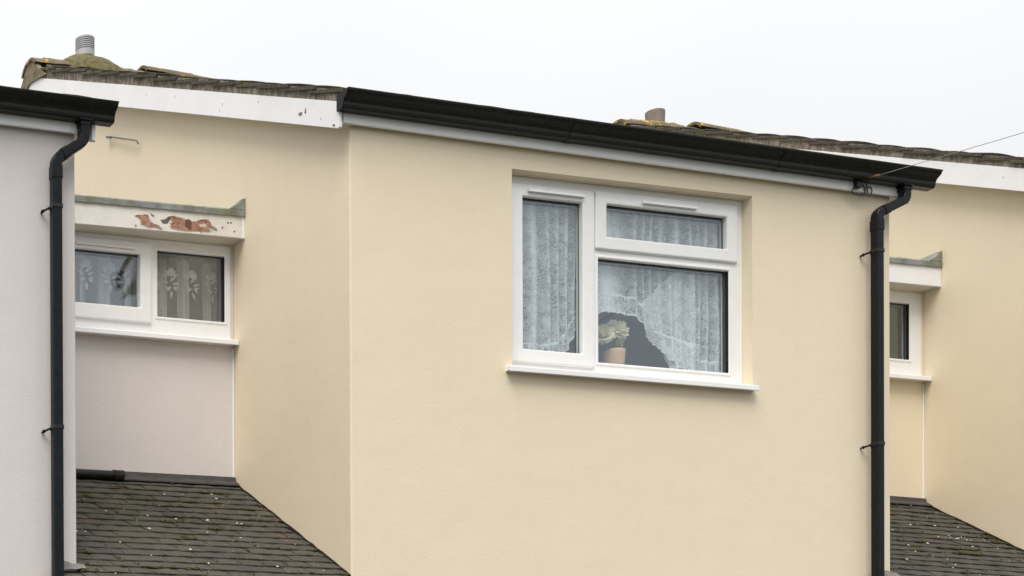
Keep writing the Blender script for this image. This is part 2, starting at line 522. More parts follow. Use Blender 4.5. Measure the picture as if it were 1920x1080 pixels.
def lean_to(house, cx0, cx1, z_at0, seed, kt):
    """plain-tiled lean-to roof in the recess: x from cx0 to cx1, roof plane z = z_at0 + .68 y"""
    rnd = random.Random(seed)
    m = .682; ca = 1 / sqrt(1 + m * m); sa = m * ca
    y_top, y_bot = R - .012, -.62
    tl = lambda x, y, z: (x, y, z + kt * (x - cx1))
    und = MB(tl)
    def zz(y): return z_at0 + m * y
    th = .075
    und.add([(cx0 - .10, y_bot + .03, zz(y_bot + .03) - .035), (cx1 + .10, y_bot + .03, zz(y_bot + .03) - .035), (cx1 + .10, -.012, zz(-.012) - .035), (cx0 - .10, -.012, zz(-.012) - .035),
             (cx0 - .10, y_bot + .03, zz(y_bot + .03) - .035 - th), (cx1 + .10, y_bot + .03, zz(y_bot + .03) - .035 - th), (cx1 + .10, -.012, zz(-.012) - .035 - th), (cx0 - .10, -.012, zz(-.012) - .035 - th)],
            [(0, 1, 2, 3), (7, 6, 5, 4), (0, 4, 5, 1), (1, 5, 6, 2), (2, 6, 7, 3), (3, 7, 4, 0)])
    und.add([(cx0 + .004, 0, zz(0) - .035), (cx1 - .004, 0, zz(0) - .035), (cx1 - .004, y_top, zz(y_top) - .035), (cx0 + .004, y_top, zz(y_top) - .035),
             (cx0 + .004, 0, zz(0) - .11), (cx1 - .004, 0, zz(0) - .11), (cx1 - .004, y_top, zz(y_top) - .11), (cx0 + .004, y_top, zz(y_top) - .11)],
            [(0, 1, 2, 3), (7, 6, 5, 4), (0, 4, 5, 1), (1, 5, 6, 2), (2, 6, 7, 3), (3, 7, 4, 0)])
    roof = und.build('lean_to_roof', 'lead', house)
    g_ = .1005                                     # gauge along the slope
    L = (y_top - y_bot) / ca
    ncourse = int(L / g_)
    moss = MB(tl); lich = MB(tl)
    def blob(b, x, y, r, h, k=6):
        z = zz(y) + .002
        vs = [(x, y, z + h)]
        for i in range(k):
            a = 2 * pi * i / k + rnd.random(); rr = r * rnd.uniform(.6, 1.25)
            vs.append((x + rr * cos(a) * 1.35, y + rr * sin(a) * ca, z + rr * sin(a) * sa - .002))
        b.add(vs, [(0, 1 + i, 1 + (i + 1) % k) for i in range(k)])
    for c in range(ncourse):
        s = L - (c + 1) * g_ - .02                  # tail position along the slope
        y = y_bot + s * ca
        if y < -.012 - .265 * ca + .1:
            x0, x1 = cx0 - .13, cx1 + .115
        else:
            x0, x1 = cx0, cx1
        # a tile whose head would run into the front wall line stays within the recess
        if y > -.2 and y <= -.012: x0, x1 = cx0, cx1
        off = (.083 if c % 2 else 0) + rnd.uniform(-.006, .006)
        x = x0 - off + .002
        while x < x1 - .02:
            xa, xb = max(x, x0 + .003), min(x + .1635, x1 - .003)
            if xb - xa > .025:
                sc = (xb - xa) / .1635
                l_head = min(.265, (y_top - y) / ca) if y > 0 else min(.265, (-.014 - y) / ca if y < -.03 and (xa < cx0 or xb > cx1) else .265)
                l_head = max(.05, l_head)
                slip = rnd.uniform(-.004, .004) if rnd.random() < .85 else rnd.uniform(-.014, .010)
                tilt = math.atan(m) - .085 + rnd.uniform(-.012, .012)
                mw = (Matrix.Translation(((xa + xb) / 2, y + slip * ca, zz(y + slip * ca) + kt * ((xa + xb) / 2 - cx1) + rnd.uniform(-.0015, .002))) @ Matrix.Rotation(-kt, 4, 'Y') @ Matrix.Rotation(tilt, 4, 'X')
                      @ Matrix.Rotation(rnd.uniform(-.008, .008), 4, 'Z') @ Matrix.Rotation(rnd.uniform(-.007, .007), 4, 'Y')
                      @ Matrix.Diagonal((sc * .985, l_head / .265, 1, 1)))
                link('tile', PLAIN[rnd.randrange(5)], roof, mw)
                # moss in the joints and under the tails
                if rnd.random() < .35:
                    for _ in range(rnd.randint(1, 3)):
                        blob(moss, xa + rnd.uniform(-.012, .012), y + rnd.uniform(0, .075), rnd.uniform(.004, .010), rnd.uniform(.003, .008))
            x += .1645
        n_m = rnd.choice((0, 2, 4, 8, 13))
        for _ in range(2):                           # thicker cushions here and there
            xx = rnd.uniform(x0 + .05, x1 - .05)
            if noise.noise((xx * 1.3 + 4, y * 1.5, seed)) > .12:
                for q in range(rnd.randint(3, 8)):
                    blob(moss, min(x1 - .02, max(x0 + .02, xx + rnd.gauss(0, .03))), y + rnd.uniform(-.006, .03), rnd.uniform(.008, .019), rnd.uniform(.005, .012), 7)
        for _ in range(n_m):
            xx = rnd.uniform(x0 + .02, x1 - .02)
            if noise.noise((xx * 1.9, y * 1.9, seed)) > -.12:
                w_ = rnd.uniform(.003, .012)
                for q in range(rnd.randint(1, 9)):
                    blob(moss, min(x1 - .01, max(x0 + .01, xx + q * .016)), y - .004 + rnd.uniform(-.006, .008), w_, rnd.uniform(.003, .008))
        for _ in range(rnd.choice((0, 0, 1, 1, 2, 3))):
            xx = rnd.uniform(x0 + .03, x1 - .03); yy = y + rnd.uniform(.01, .08)
            blob(lich, xx, yy, rnd.uniform(.003, .011) * rnd.uniform(.7, 1), rnd.uniform(.0015, .004), 7)
        if rnd.random() < .3:
            xx = rnd.uniform(x0 + .1, x1 - .3); yy = y + rnd.uniform(.02, .06)
            for _ in range(rnd.randint(5, 12)):
                blob(lich, xx + rnd.gauss(0, .11), yy + rnd.gauss(0, .02), rnd.uniform(.003, .007), .002, 6)
    mo = moss.build('moss', 'moss', roof); mo['kind'] = 'stuff'
    lo = lich.build('lichen', 'lichen', roof); lo['kind'] = 'stuff'
    # lead apron along the head and a thin soaker up the return wall
    k = kt
    zb = z_at0 + m * R
    a = MB(lambda x, y, z: (x, y, z + k * (x - cx1)))
    a.prism([(R - .004, zb + .035), (R - .018, zb + .030), (R - .030, zb - .002), (R - .075, zb - .036), (R - .076, zb - .045), (R - .004, zb - .045)], 'x', cx0 + .003, cx1 - .003)
    a.build('lead_apron', 'lead', house)
    a = MB(tl)
    pts = []
    N = 26
    for i in range(N + 1):
        y = -.0 + (R - .02) * i / N
        pts.append((y, zz(y) + .006 + rnd.uniform(-.003, .003)))
    poly = [(p[0], p[1] - .05) for p in pts] + pts[::-1]
    n = len(pts)
    a.add([(cx1 - .005, p[0], p[1]) for p in pts] + [(cx1 - .005, p[0], p[1] - .05) for p in pts] + [(cx1 - .001, p[0], p[1]) for p in pts],
          [(i, i + 1, n + i + 1, n + i) for i in range(n - 1)] + [(i, i + 1, 2 * n + i + 1, 2 * n + i) for i in range(n - 1)])
    a.build('soaker_flashing', 'dark_lead', house)
    # mortar fillet where the roof runs on below the front corner
    a = MB(tl)
    vs = []; nx = 12
    for i in range(nx + 1):
        u = i / nx; x = cx0 - .13 + .17 * u
        e = noise.noise((x * 20, seed, 0)) * .012
        y0 = -.012; y1 = -.045 - .03 * (1 - u) + e
        vs += [(x, y0, zz(y0) + .030 - .02 * u + e), (x, (y0 + y1) / 2, zz((y0 + y1) / 2) + .016 - .010 * u), (x, y1, zz(y1) + .004)]
    a.add(vs, [(i * 3 + j, i * 3 + 3 + j, i * 3 + 4 + j, i * 3 + 1 + j) for i in range(nx) for j in range(2)])
    a.build('mortar_fillet', 'fillet', house)
    return roof

def window(house, name, x0, x1, z0, z1, yf, lights, k, xc, sill, depth=.052):
    """lights: dicts with pane rect (px0,px1,pz0,pz1) and sash flag; frame at yf..yf+depth"""
    f = lambda x, y, z: (x, y, z + k * (x - xc))
    fr = MB(f)
    # outer frame as bars with a stepped face
    for li in lights:
        c0, c1, c2, c3 = li['cell']
        if li['sash']:
            q = li['outer']; p = (q[0] + .022, q[1] - .022, q[2] + .022, q[3] - .022)
        else:
            q = li['pane']; p = (q[0] - .012, q[1] + .012, q[2] - .012, q[3] + .012)
        fr.box(c0, p[0], yf, yf + depth, c2, c3); fr.box(p[1], c1, yf, yf + depth, c2, c3)
        fr.box(p[0], p[1], yf, yf + depth, c2, p[2]); fr.box(p[0], p[1], yf, yf + depth, p[3], c3)
    win = fr.build(name, 'upvc', house, bevel=.0015, seg=1)
    for li in lights:
        px0, px1, pz0, pz1 = li['pane']
        if li['sash']:
            s = li['outer']
            sb = MB(f)
            sb.ring(s[0], s[1], s[2], s[3], px0 - s[0], yf - .018, yf + .045, wb=pz0 - s[2], wt=s[3] - pz1)
            so = sb.build('sash', 'upvc', win, bevel=.009, seg=3)
            gy = yf + .006; gf = yf - .012
        else:
            sb = MB(f)
            sb.ring(px0 - .020, px1 + .020, pz0 - .020, pz1 + .020, .020, yf - .005, yf + .045)
            sb.build('glazing_bead', 'upvc', win, bevel=.006, seg=3)
            gy = yf + .016; gf = yf + .000
        gk = MB(f)
        gk.box(px0 - .002, px0 + .003, gf + .004, gy + .009, pz0 - .002, pz1 + .002); gk.box(px1 - .003, px1 + .002, gf + .002, gy + .009, pz0 - .002, pz1 + .002)
        gk.box(px0 + .003, px1 - .003, gy + .002, gy + .009, pz0 - .002, pz0 + .003); gk.box(px0 + .003, px1 - .003, gy + .001, gy + .009, pz1 - .002, pz1 + .002)
        gk.build('gasket', 'dark', win)
        pn = MB(f); pn.box(px0 - .001, px1 + .001, gy + .010, gy + .034, pz0 - .001, pz1 + .001)
        pn.build('pane', 'glass', win)
        sp = MB(f); sp.ring(px0 + .001, px1 - .001, pz0 + .001, pz1 - .001, .009, gy + .0125, gy + .024)
        sp.build('spacer_bar', 'spacer', win)
        bk = MB(f); bk.ring(px0 - .001, px1 + .001, pz0 - .001, pz1 + .001, .004, gy + .036, gy + .046)
        bk.build('inner_bead', 'upvc', win)
        if 'vent' in li:
            v = li['vent']
            vb = MB(f)
            vb.prism([(yf - .019, v[2]), (yf - .036, v[2] - .002), (yf - .036, v[2] + .009), (yf - .028, v[2] + .017), (yf - .019, v[2] + .019)], 'x', v[0], v[1])
            vb.build('trickle_vent', 'upvc', win, bevel=.002)
    sx0, sx1, sz, sy = sill
    sb = MB(f)
    sb.prism([(sy, sz), (sy, sz + .030), (sy + .006, sz + .034), (yf + .004, sz + .062), (yf + .004, sz + .012), (sy + .012, sz + .010), (sy + .012, sz)], 'x', sx0, sx1)
    sb.build('sill', 'upvc', win, bevel=.002)
    return win

def room(house, x0, x1, y0, y1, z0, z1):
    b = MB()
    b.quad((x0, y1, z0), (x1, y1, z0), (x1, y1, z1), (x0, y1, z1))
    b.quad((x0, y0, z0), (x0, y1, z0), (x0, y1, z1), (x0, y0, z1))
    b.quad((x1, y0, z0), (x1, y1, z0), (x1, y1, z1), (x1, y0, z1))
    b.quad((x0, y0, z0), (x1, y0, z0), (x1, y1, z0), (x0, y1, z0))
    b.quad((x0, y0, z1), (x1, y0, z1), (x1, y1, z1), (x0, y1, z1))
    return b.build('room_lining', 'interior', house)

def wall_face_hole(b, x0, x1, z0, z1, hole, y, yin):
    hx0, hx1, hz00, hz01, hz10, hz11 = hole       # bottom-left z, bottom-right z, top-left z, top-right z
    o = [(x0, y, z0), (x1, y, z0), (x1, y, z1), (x0, y, z1)]
    i = [(hx0, y, hz00), (hx1, y, hz01), (hx1, y, hz11), (hx0, y, hz10)]
    j = [(p[0], yin, p[2]) for p in i]
    b.add(o + i + j, [(k, (k + 1) % 4, 4 + (k + 1) % 4, 4 + k) for k in range(4)] + [(4 + k, 4 + (k + 1) % 4, 8 + (k + 1) % 4, 8 + k) for k in range(4)])

def gutter(house, x0, x1, dz):
    gb, lip = 6.812 + dz, 6.908 + dz
    outer = [(-.042, lip + .004), (-.042, gb + .004), (-.046, gb), (-.098, gb), (-.106, gb + .006), (-.110, gb + .018), (-.113, gb + .034),
             (-.122, gb + .050), (-.138, gb + .061), (-.152, gb + .070), (-.160, gb + .082), (-.162, lip - .008), (-.168, lip - .006), (-.168, lip)]
    inner = [(-.158, lip), (-.157, gb + .084), (-.149, gb + .073), (-.136, gb + .064), (-.119, gb + .053), (-.110, gb + .036), (-.106, gb + .02), (-.095, gb + .004), (-.05, gb + .004), (-.046, lip + .004)]
    b = MB(); b.prism(outer + inner, 'x', x0, x1)
    gt = b.build('gutter', 'gutter', house)
    e = MB()
    for xa, xb in ((x0 - .006, x0 - .001), (x1 + .001, x1 + .006)):
        e.prism([(p[0] + (.0 if p[0] > -.05 else -.0), p[1]) for p in outer], 'x', xa, xb)
    capl = MB(); capl.prism(outer, 'x', x0 - .007, x0 - .001); capl.build('end_cap', 'pipe', gt)
    capr = MB(); capr.prism(outer, 'x', x1 + .001, x1 + .007); capr.build('end_cap', 'gutter', gt)
    for xu in (x0 + 1.62, x0 + 3.25):
        u = MB(); s_ = lambda p: (p[0] * 1.0 - .0025 * (1 if p[0] < -.05 else -1) * 1, p[1] - .0025)
        u.prism([s_(p) for p in outer[1:13]] + [(p[0], p[1]) for p in inner[1:]], 'x', xu, xu + .055)
        u.build('union_clip', 'gutter', gt)
    return gt

def rsq(h, r=.011, k=3):
    pts = []
    for cx_, cy_, a0 in ((h - r, h - r, 0), (-h + r, h - r, pi / 2), (-h + r, -h + r, pi), (h - r, -h + r, 1.5 * pi)):
        for i in range(k + 1):
            a = a0 + pi / 2 * i / k
            pts.append((cx_ + r * cos(a), cy_ + r * sin(a)))
    return pts

def arc_path(pts, r=.04, k=4):
    out = [Vector(pts[0])]
    for a, b, c in zip(pts, pts[1:], pts[2:]):
        a, b, c = Vector(a), Vector(b), Vector(c)
        p0 = b + (a - b).normalized() * r; p1 = b + (c - b).normalized() * r
        for i in range(k + 1):
            t = i / k
            out.append(p0 * (1 - t) ** 2 + b * 2 * t * (1 - t) + p1 * t * t)
    out.append(Vector(pts[-1]))
    return out

def downpipe(house, xo, xp, zo, zk, z1, z2, zb, brackets):
    """outlet at xo, pipe at xp; zo gutter underside, z1 upper bend, z2 lower bend"""
    yp = -.078
    b = MB()
    b.sweep(arc_path([(xp, yp, zb), (xp, yp, z2), (xo, -.074, z1), (xo, -.074, zo - .002)], .034, 5), rsq(.0300), upv=(0, 1, 0))
    dp = b.build('downpipe', 'pipe', house, smooth=False)
    c = MB(); c.sweep([(xo, -.074, zo - .032), (xo, -.074, zo + .004)], rsq(.0335, .011))
    c.sweep([(xo, -.074, zo - .008), (xo, -.074, zo - .001)], rsq(.043, .014))
    c.build('gutter_outlet', 'pipe', dp)
    d = Vector((xo - xp, .004, z1 - z2)); d.normalize()
    for t0, t1, base in ((.045, .085, Vector((xp, yp, z2))),):
        c = MB(); c.sweep([base + d * t0, base + d * t1], rsq(.0335, .011)); c.build('collar', 'pipe', dp)
    c = MB(); c.sweep([(xp, yp, z2 - .115), (xp, yp, z2 - .045)], rsq(.0332, .011)); c.build('collar', 'pipe', dp)
    for zz in brackets:
        c = MB()
        c.sweep([(xp, yp, zz - .011), (xp, yp, zz + .011)], rsq(.0335, .011))
        c.tube([(xp - .02, -.05, zz), (xp - .038, -.050, zz - .002)], .006, 6)
        c.tube([(xp - .036, -.060, zz - .002), (xp - .056, -.026, zz - .008), (xp - .060, -.002, zz - .010)], .0065, 6)
        c.tube([(xp - .0575, -.028, zz - .009), (xp - .062, -.020, zz - .010)], .011, 7)
        c.build('pipe_bracket', 'gutter', dp)
    return dp

def roof(house, ox, dz, wob, terminal, right_wob=1):
    z0 = 6.897 + dz                                  # underside plane at y = 0
    x0, x1 = ox - .085, ox + W + .085
    und = lambda y: z0 + PITCH * y if y <= RIDGE_Y else z0 + PITCH * (2 * RIDGE_Y - y)
    b = MB()
    ya, yb = -.06, 2 * RIDGE_Y + .06
    top = .030
    poly = [(ya, und(ya)), (RIDGE_Y, und(RIDGE_Y)), (yb, und(yb)), (yb, und(yb) + top), (RIDGE_Y, und(RIDGE_Y) + top), (ya, und(ya) + top)]
    b.prism(poly, 'x', x0 + .01, x1 - .01)
    rf = b.build('roof', 'conc_tile', house)
    rnd = random.Random(int(ox * 10) + 77)
    ang = math.atan(PITCH); ca = cos(ang)
    gauge = .331
    n = int((RIDGE_Y - .10) / ca / gauge)
    ttop = lambda y: 6.998 + dz + .5220 * y
    def put(x, y, back=False, sx=1.0):
        ly = min(1.0, (RIDGE_Y - .03 - y) / ca / .41)
        mw = Matrix.Translation((x, y, ttop(y) + rnd.uniform(-.006, .006) * wob)) @ Matrix.Rotation(ang - .055 + rnd.uniform(-.012, .012) * wob, 4, 'X') @ Matrix.Rotation(rnd.uniform(-.02, .02) * wob, 4, 'Y') @ Matrix.Diagonal((sx, ly, 1, 1))
        if back:
            mw = Matrix.Translation((0, 2 * RIDGE_Y, 0)) @ Matrix.Scale(-1, 4, (0, 1, 0)) @ mw
        link('roof_tile', VERGE[rnd.randrange(4)], rf, mw)
    ys = [-.115 + i * gauge * ca for i in range(n + 1)]
    for i, y in enumerate(ys):
        put(x0 + .165 - .034 + rnd.uniform(-.006, .006), y)
        put(x0 + .165 - .034 + rnd.uniform(-.006, .006), y, True)
        put(x1 - .165 + .045 + rnd.uniform(-.006, .006), y)
    k = 1
    while x0 + .165 - .045 + .3 * k < x1 - .33:       # eaves course
        put(x0 + .12 + .3 * k, ys[0]); put(x0 + .12 + .3 * k, ys[1])
        k += 1
    # the courses between, one surface of overlapping steps
    s = MB()
    for i, y in enumerate(ys[2:], 2):
        ye = min(RIDGE_Y - .02, y + gauge * ca + .02)
        s.prism([(y, ttop(y) - .030), (y, ttop(y) - .002), (ye, ttop(ye) - .030), (ye, ttop(ye) - .045)], 'x', x0 + .30, x1 - .30)
    for i, y in enumerate(ys):
        y_, ye = 2 * RIDGE_Y - y, 2 * RIDGE_Y - min(RIDGE_Y - .02, y + gauge * ca + .02)
        s.prism([(y_, ttop(y) - .030), (y_, ttop(y) - .002), (ye, ttop(2 * RIDGE_Y - ye) - .030), (ye, ttop(2 * RIDGE_Y - ye) - .045)], 'x', x0 + .30, x1 - .10)
    so = s.build('tile_courses', 'conc_tile', rf); so['kind'] = 'stuff'
    # mortar bedding along the left verge
    for side, xe in ((-1, x0 - .018), (1, x1 + .018)):
        vm = MB()
        ny = 150; nz_ = 7
        vs = []
        for i in range(ny + 1):
            y = -.05 + (2 * RIDGE_Y + .10) * i / ny
            yy = y if y <= RIDGE_Y else 2 * RIDGE_Y - y
            lo_, hi_ = z0 + PITCH * yy + .001, ttop(yy) - .024
            for j in range(nz_ + 1):
                t = j / nz_
                nn = noise.fractal((y * 9, t * 1.6, ox + side), 1.0, 2.0, 4) * .010
                vs.append((xe + side * nn * (1 if 0 < j else .4), y, lo_ + (hi_ - lo_) * t + (noise.noise((y * 7, 3, ox)) * .004 if j == 0 else 0)))
        vm.add(vs, [(i * (nz_ + 1) + j, (i + 1) * (nz_ + 1) + j, (i + 1) * (nz_ + 1) + j + 1, i * (nz_ + 1) + j + 1) for i in range(ny) for j in range(nz_)])
        vm.build('verge_mortar', 'mortar', rf, smooth=True)
    # ridge tiles
    zr = 9.385 + dz
    def ridge(xa, xb, za, zb_, mat='ridge', r=.135, drop=.125):
        t = MB()
        vs = []; K = 10; N = 6
        for i in range(N + 1):
            u = i / N; x = xa + (xb - xa) * u; z = za + (zb_ - za) * u
            for rr, dd in ((r, 0), (r - .022, .0)):
                for j in range(K + 1):
                    a = pi * (.10 + .80 * j / K)
                    vs.append((x, RIDGE_Y + rr * 1.15 * cos(a) + noise.noise((x * 9, j, 1)) * .004, z - r + rr * (sin(a)) ** .85 + noise.noise((x * 11, j * .7, 4)) * .006))
        S = 2 * (K + 1); fs = []
        for i in range(N):
            for j in range(K):
                fs += [(i * S + j, i * S + j + 1, (i + 1) * S + j + 1, (i + 1) * S + j), (i * S + K + 1 + j, (i + 1) * S + K + 1 + j, (i + 1) * S + K + 2 + j, i * S + K + 2 + j)]
        for i in (0, N):
            for j in range(K):
                fs.append((i * S + j, i * S + K + 1 + j, i * S + K + 2 + j, i * S + j + 1))
        t.add(vs, fs)
        return t.build('ridge_tile', mat, rf, smooth=False)
    xr = ox - .135
    rl = 0 if terminal[4] == 'ribbed' else -.030
    ridge(xr, ox + .20, 9.372 + rl + dz, 9.385 + rl + dz)
    # mortar plug in the open end
    t = MB(); t.prism([(RIDGE_Y + .14 * cos(pi * (.08 + .84 * i / 8)), 9.372 + rl + dz - .135 + .12 * sin(pi * (.08 + .84 * i / 8))) for i in range(9)] + [(RIDGE_Y - .33, und(RIDGE_Y - .33) + .04), (RIDGE_Y, und(RIDGE_Y) - .05), (RIDGE_Y + .33, und(RIDGE_Y - .33) + .04)], 'x', xr + .012, xr + .05)
    t.build('mortar_plug', 'ridge_end', rf)
    tx0, tx1 = terminal[0], terminal[1]
    t = MB()                                          # flue terminal: a saddle-shaped block that swells to a collar
    vs = []; NX, K = 22, 12
    cx_ = terminal[2]
    for i in range(NX + 1):
        u = i / NX; x = tx0 + (tx1 - tx0) * u
        d = (x - cx_)
        sw = max(0, 1 - (abs(d) / (.24 if d < 0 else .30)) ** 2.2)
        hh = (.075 if terminal[4] == 'ribbed' else .012) * sw
        for j in range(K + 1):
            a = pi * (.08 + .84 * j / K)
            vs.append((x, RIDGE_Y + (.15 + .03 * sw) * cos(a) + noise.noise((x * 12, j, 2)) * .008, 9.395 + dz - .22 - (0 if terminal[4] == 'ribbed' else .035) + (.22 + hh) * sin(a) ** .7 + noise.noise((x * 14, j * .6, 9)) * .012))
    vs_n = len(vs)
    fs = [(i * (K + 1) + j, i * (K + 1) + j + 1, (i + 1) * (K + 1) + j + 1, (i + 1) * (K + 1) + j) for i in range(NX) for j in range(K)]
    fs += [tuple(range(K + 1)), tuple(NX * (K + 1) + j for j in range(K + 1))]
    t.add(vs, fs)
    t.build('terminal_block', 'moss_mound' if terminal[4] == 'ribbed' else 'ridge_yellow', rf, smooth=True)
    t = MB()
    r = .082
    zt0, zt1 = (9.455 if terminal[4] == 'ribbed' else 9.33) + dz, terminal[3]
    prof = [(r, 0)]
    if terminal[4] == 'ribbed':
        h = zt1 - zt0; z = .055; prof.append((r, z))
        while z < h - .008:
            prof += [(r, z), (r * .90, z + .003), (r * .90, z + .006), (r, z + .009), (r, z + .017)]
            z += .017
        prof += [(r, h), (r * .8, h)]
    else:
        prof += [(r * 1.06, zt1 - zt0 - .01), (r * 1.06, zt1 - zt0), (r * .8, zt1 - zt0)]
    t.lathe((cx_, RIDGE_Y, zt0), prof, 28)
    t.build('flue_pipe', M['galv'] if terminal[4] == 'ribbed' else M['clay'], rf)
    bd = MB(); bd.prism([(RIDGE_Y - .16, und(RIDGE_Y) - .02), (RIDGE_Y - .125, 9.325 + rl + dz), (RIDGE_Y - .07, 9.375 + rl + dz), (RIDGE_Y + .07, 9.375 + rl + dz), (RIDGE_Y + .125, 9.325 + rl + dz), (RIDGE_Y + .16, und(RIDGE_Y) - .02)], 'x', x0 + .06, x1 - .06)
    bd.build('ridge_bedding', 'mortar', rf)
    xr = tx1 + .10
    first = True
    while xr < x1 - .1:
        xe = min(xr + .47, x1 + .03)
        zf = 9.437 if first else 9.412
        zf -= 0 if terminal[4] == 'ribbed' else .02
        ridge(xr, xe, zf + dz, zf - .016 + dz)
        xr = xe + .012; first = False
    return rf

M['galv'] = plain_mat('galvanised_flue', (.40, .41, .43), .45, .08, .5, 15, (.25, .24, .22), .4)
M['clay'] = plain_mat('weathered_flue', (.22, .195, .175), .8, .15, .3, 25)

def barge(house, x, dz, side, chips):
    ob = MB()
    ya, yb = -.052, RIDGE_Y
    lo = lambda y: 6.735 + dz + .5145 * y
    hi = lambda y: 6.900 + dz + .517 * y
    a, b = (x - .010, x + .012) if side < 0 else (x - .012, x + .010)
    ob.prism([(ya, lo(ya) + .012), (ya + .012, lo(ya + .012)), (yb, lo(yb)), (yb, hi(yb)), (ya, hi(ya))], 'x', a, b)
    o = ob.build('barge_board', 'white_paint', house, bevel=.002)
    ob2 = MB()
    Y = 2 * RIDGE_Y
    ob2.prism([(Y - ya, lo(ya)), (Y - yb - .001, lo(yb)), (Y - yb - .001, hi(yb)), (Y - ya, hi(ya))], 'x', a, b)
    ob2.build('barge_board', 'white_paint', house)
    so = MB()
    xa, xb = (x + .013, x + .099) if side < 0 else (x - .099, x - .013)
    so.prism([(ya + .02, lo(ya + .02) + .03), (yb, lo(yb) + .03), (yb, lo(yb) + .045), (ya + .02, lo(ya + .02) + .045)], 'x', xa, xb)
    so.build('verge_soffit', 'soffit', house)
    if chips:
        for (pts, mat) in chips:
            c = MB()
            mx = sum(p[0] for p in pts) / len(pts); mz = sum(p[1] for p in pts) / len(pts)
            pts = [(mx + (p[0] - mx) * .5, mz + (p[1] - mz) * .5) for p in pts]
            ctr = [(p[0], lo(p[0]) + p[1]) for p in pts]
            c.prism(ctr, 'x', a - .0015, a + .003)
            c.build('flaked_spot', mat, o)
    return o

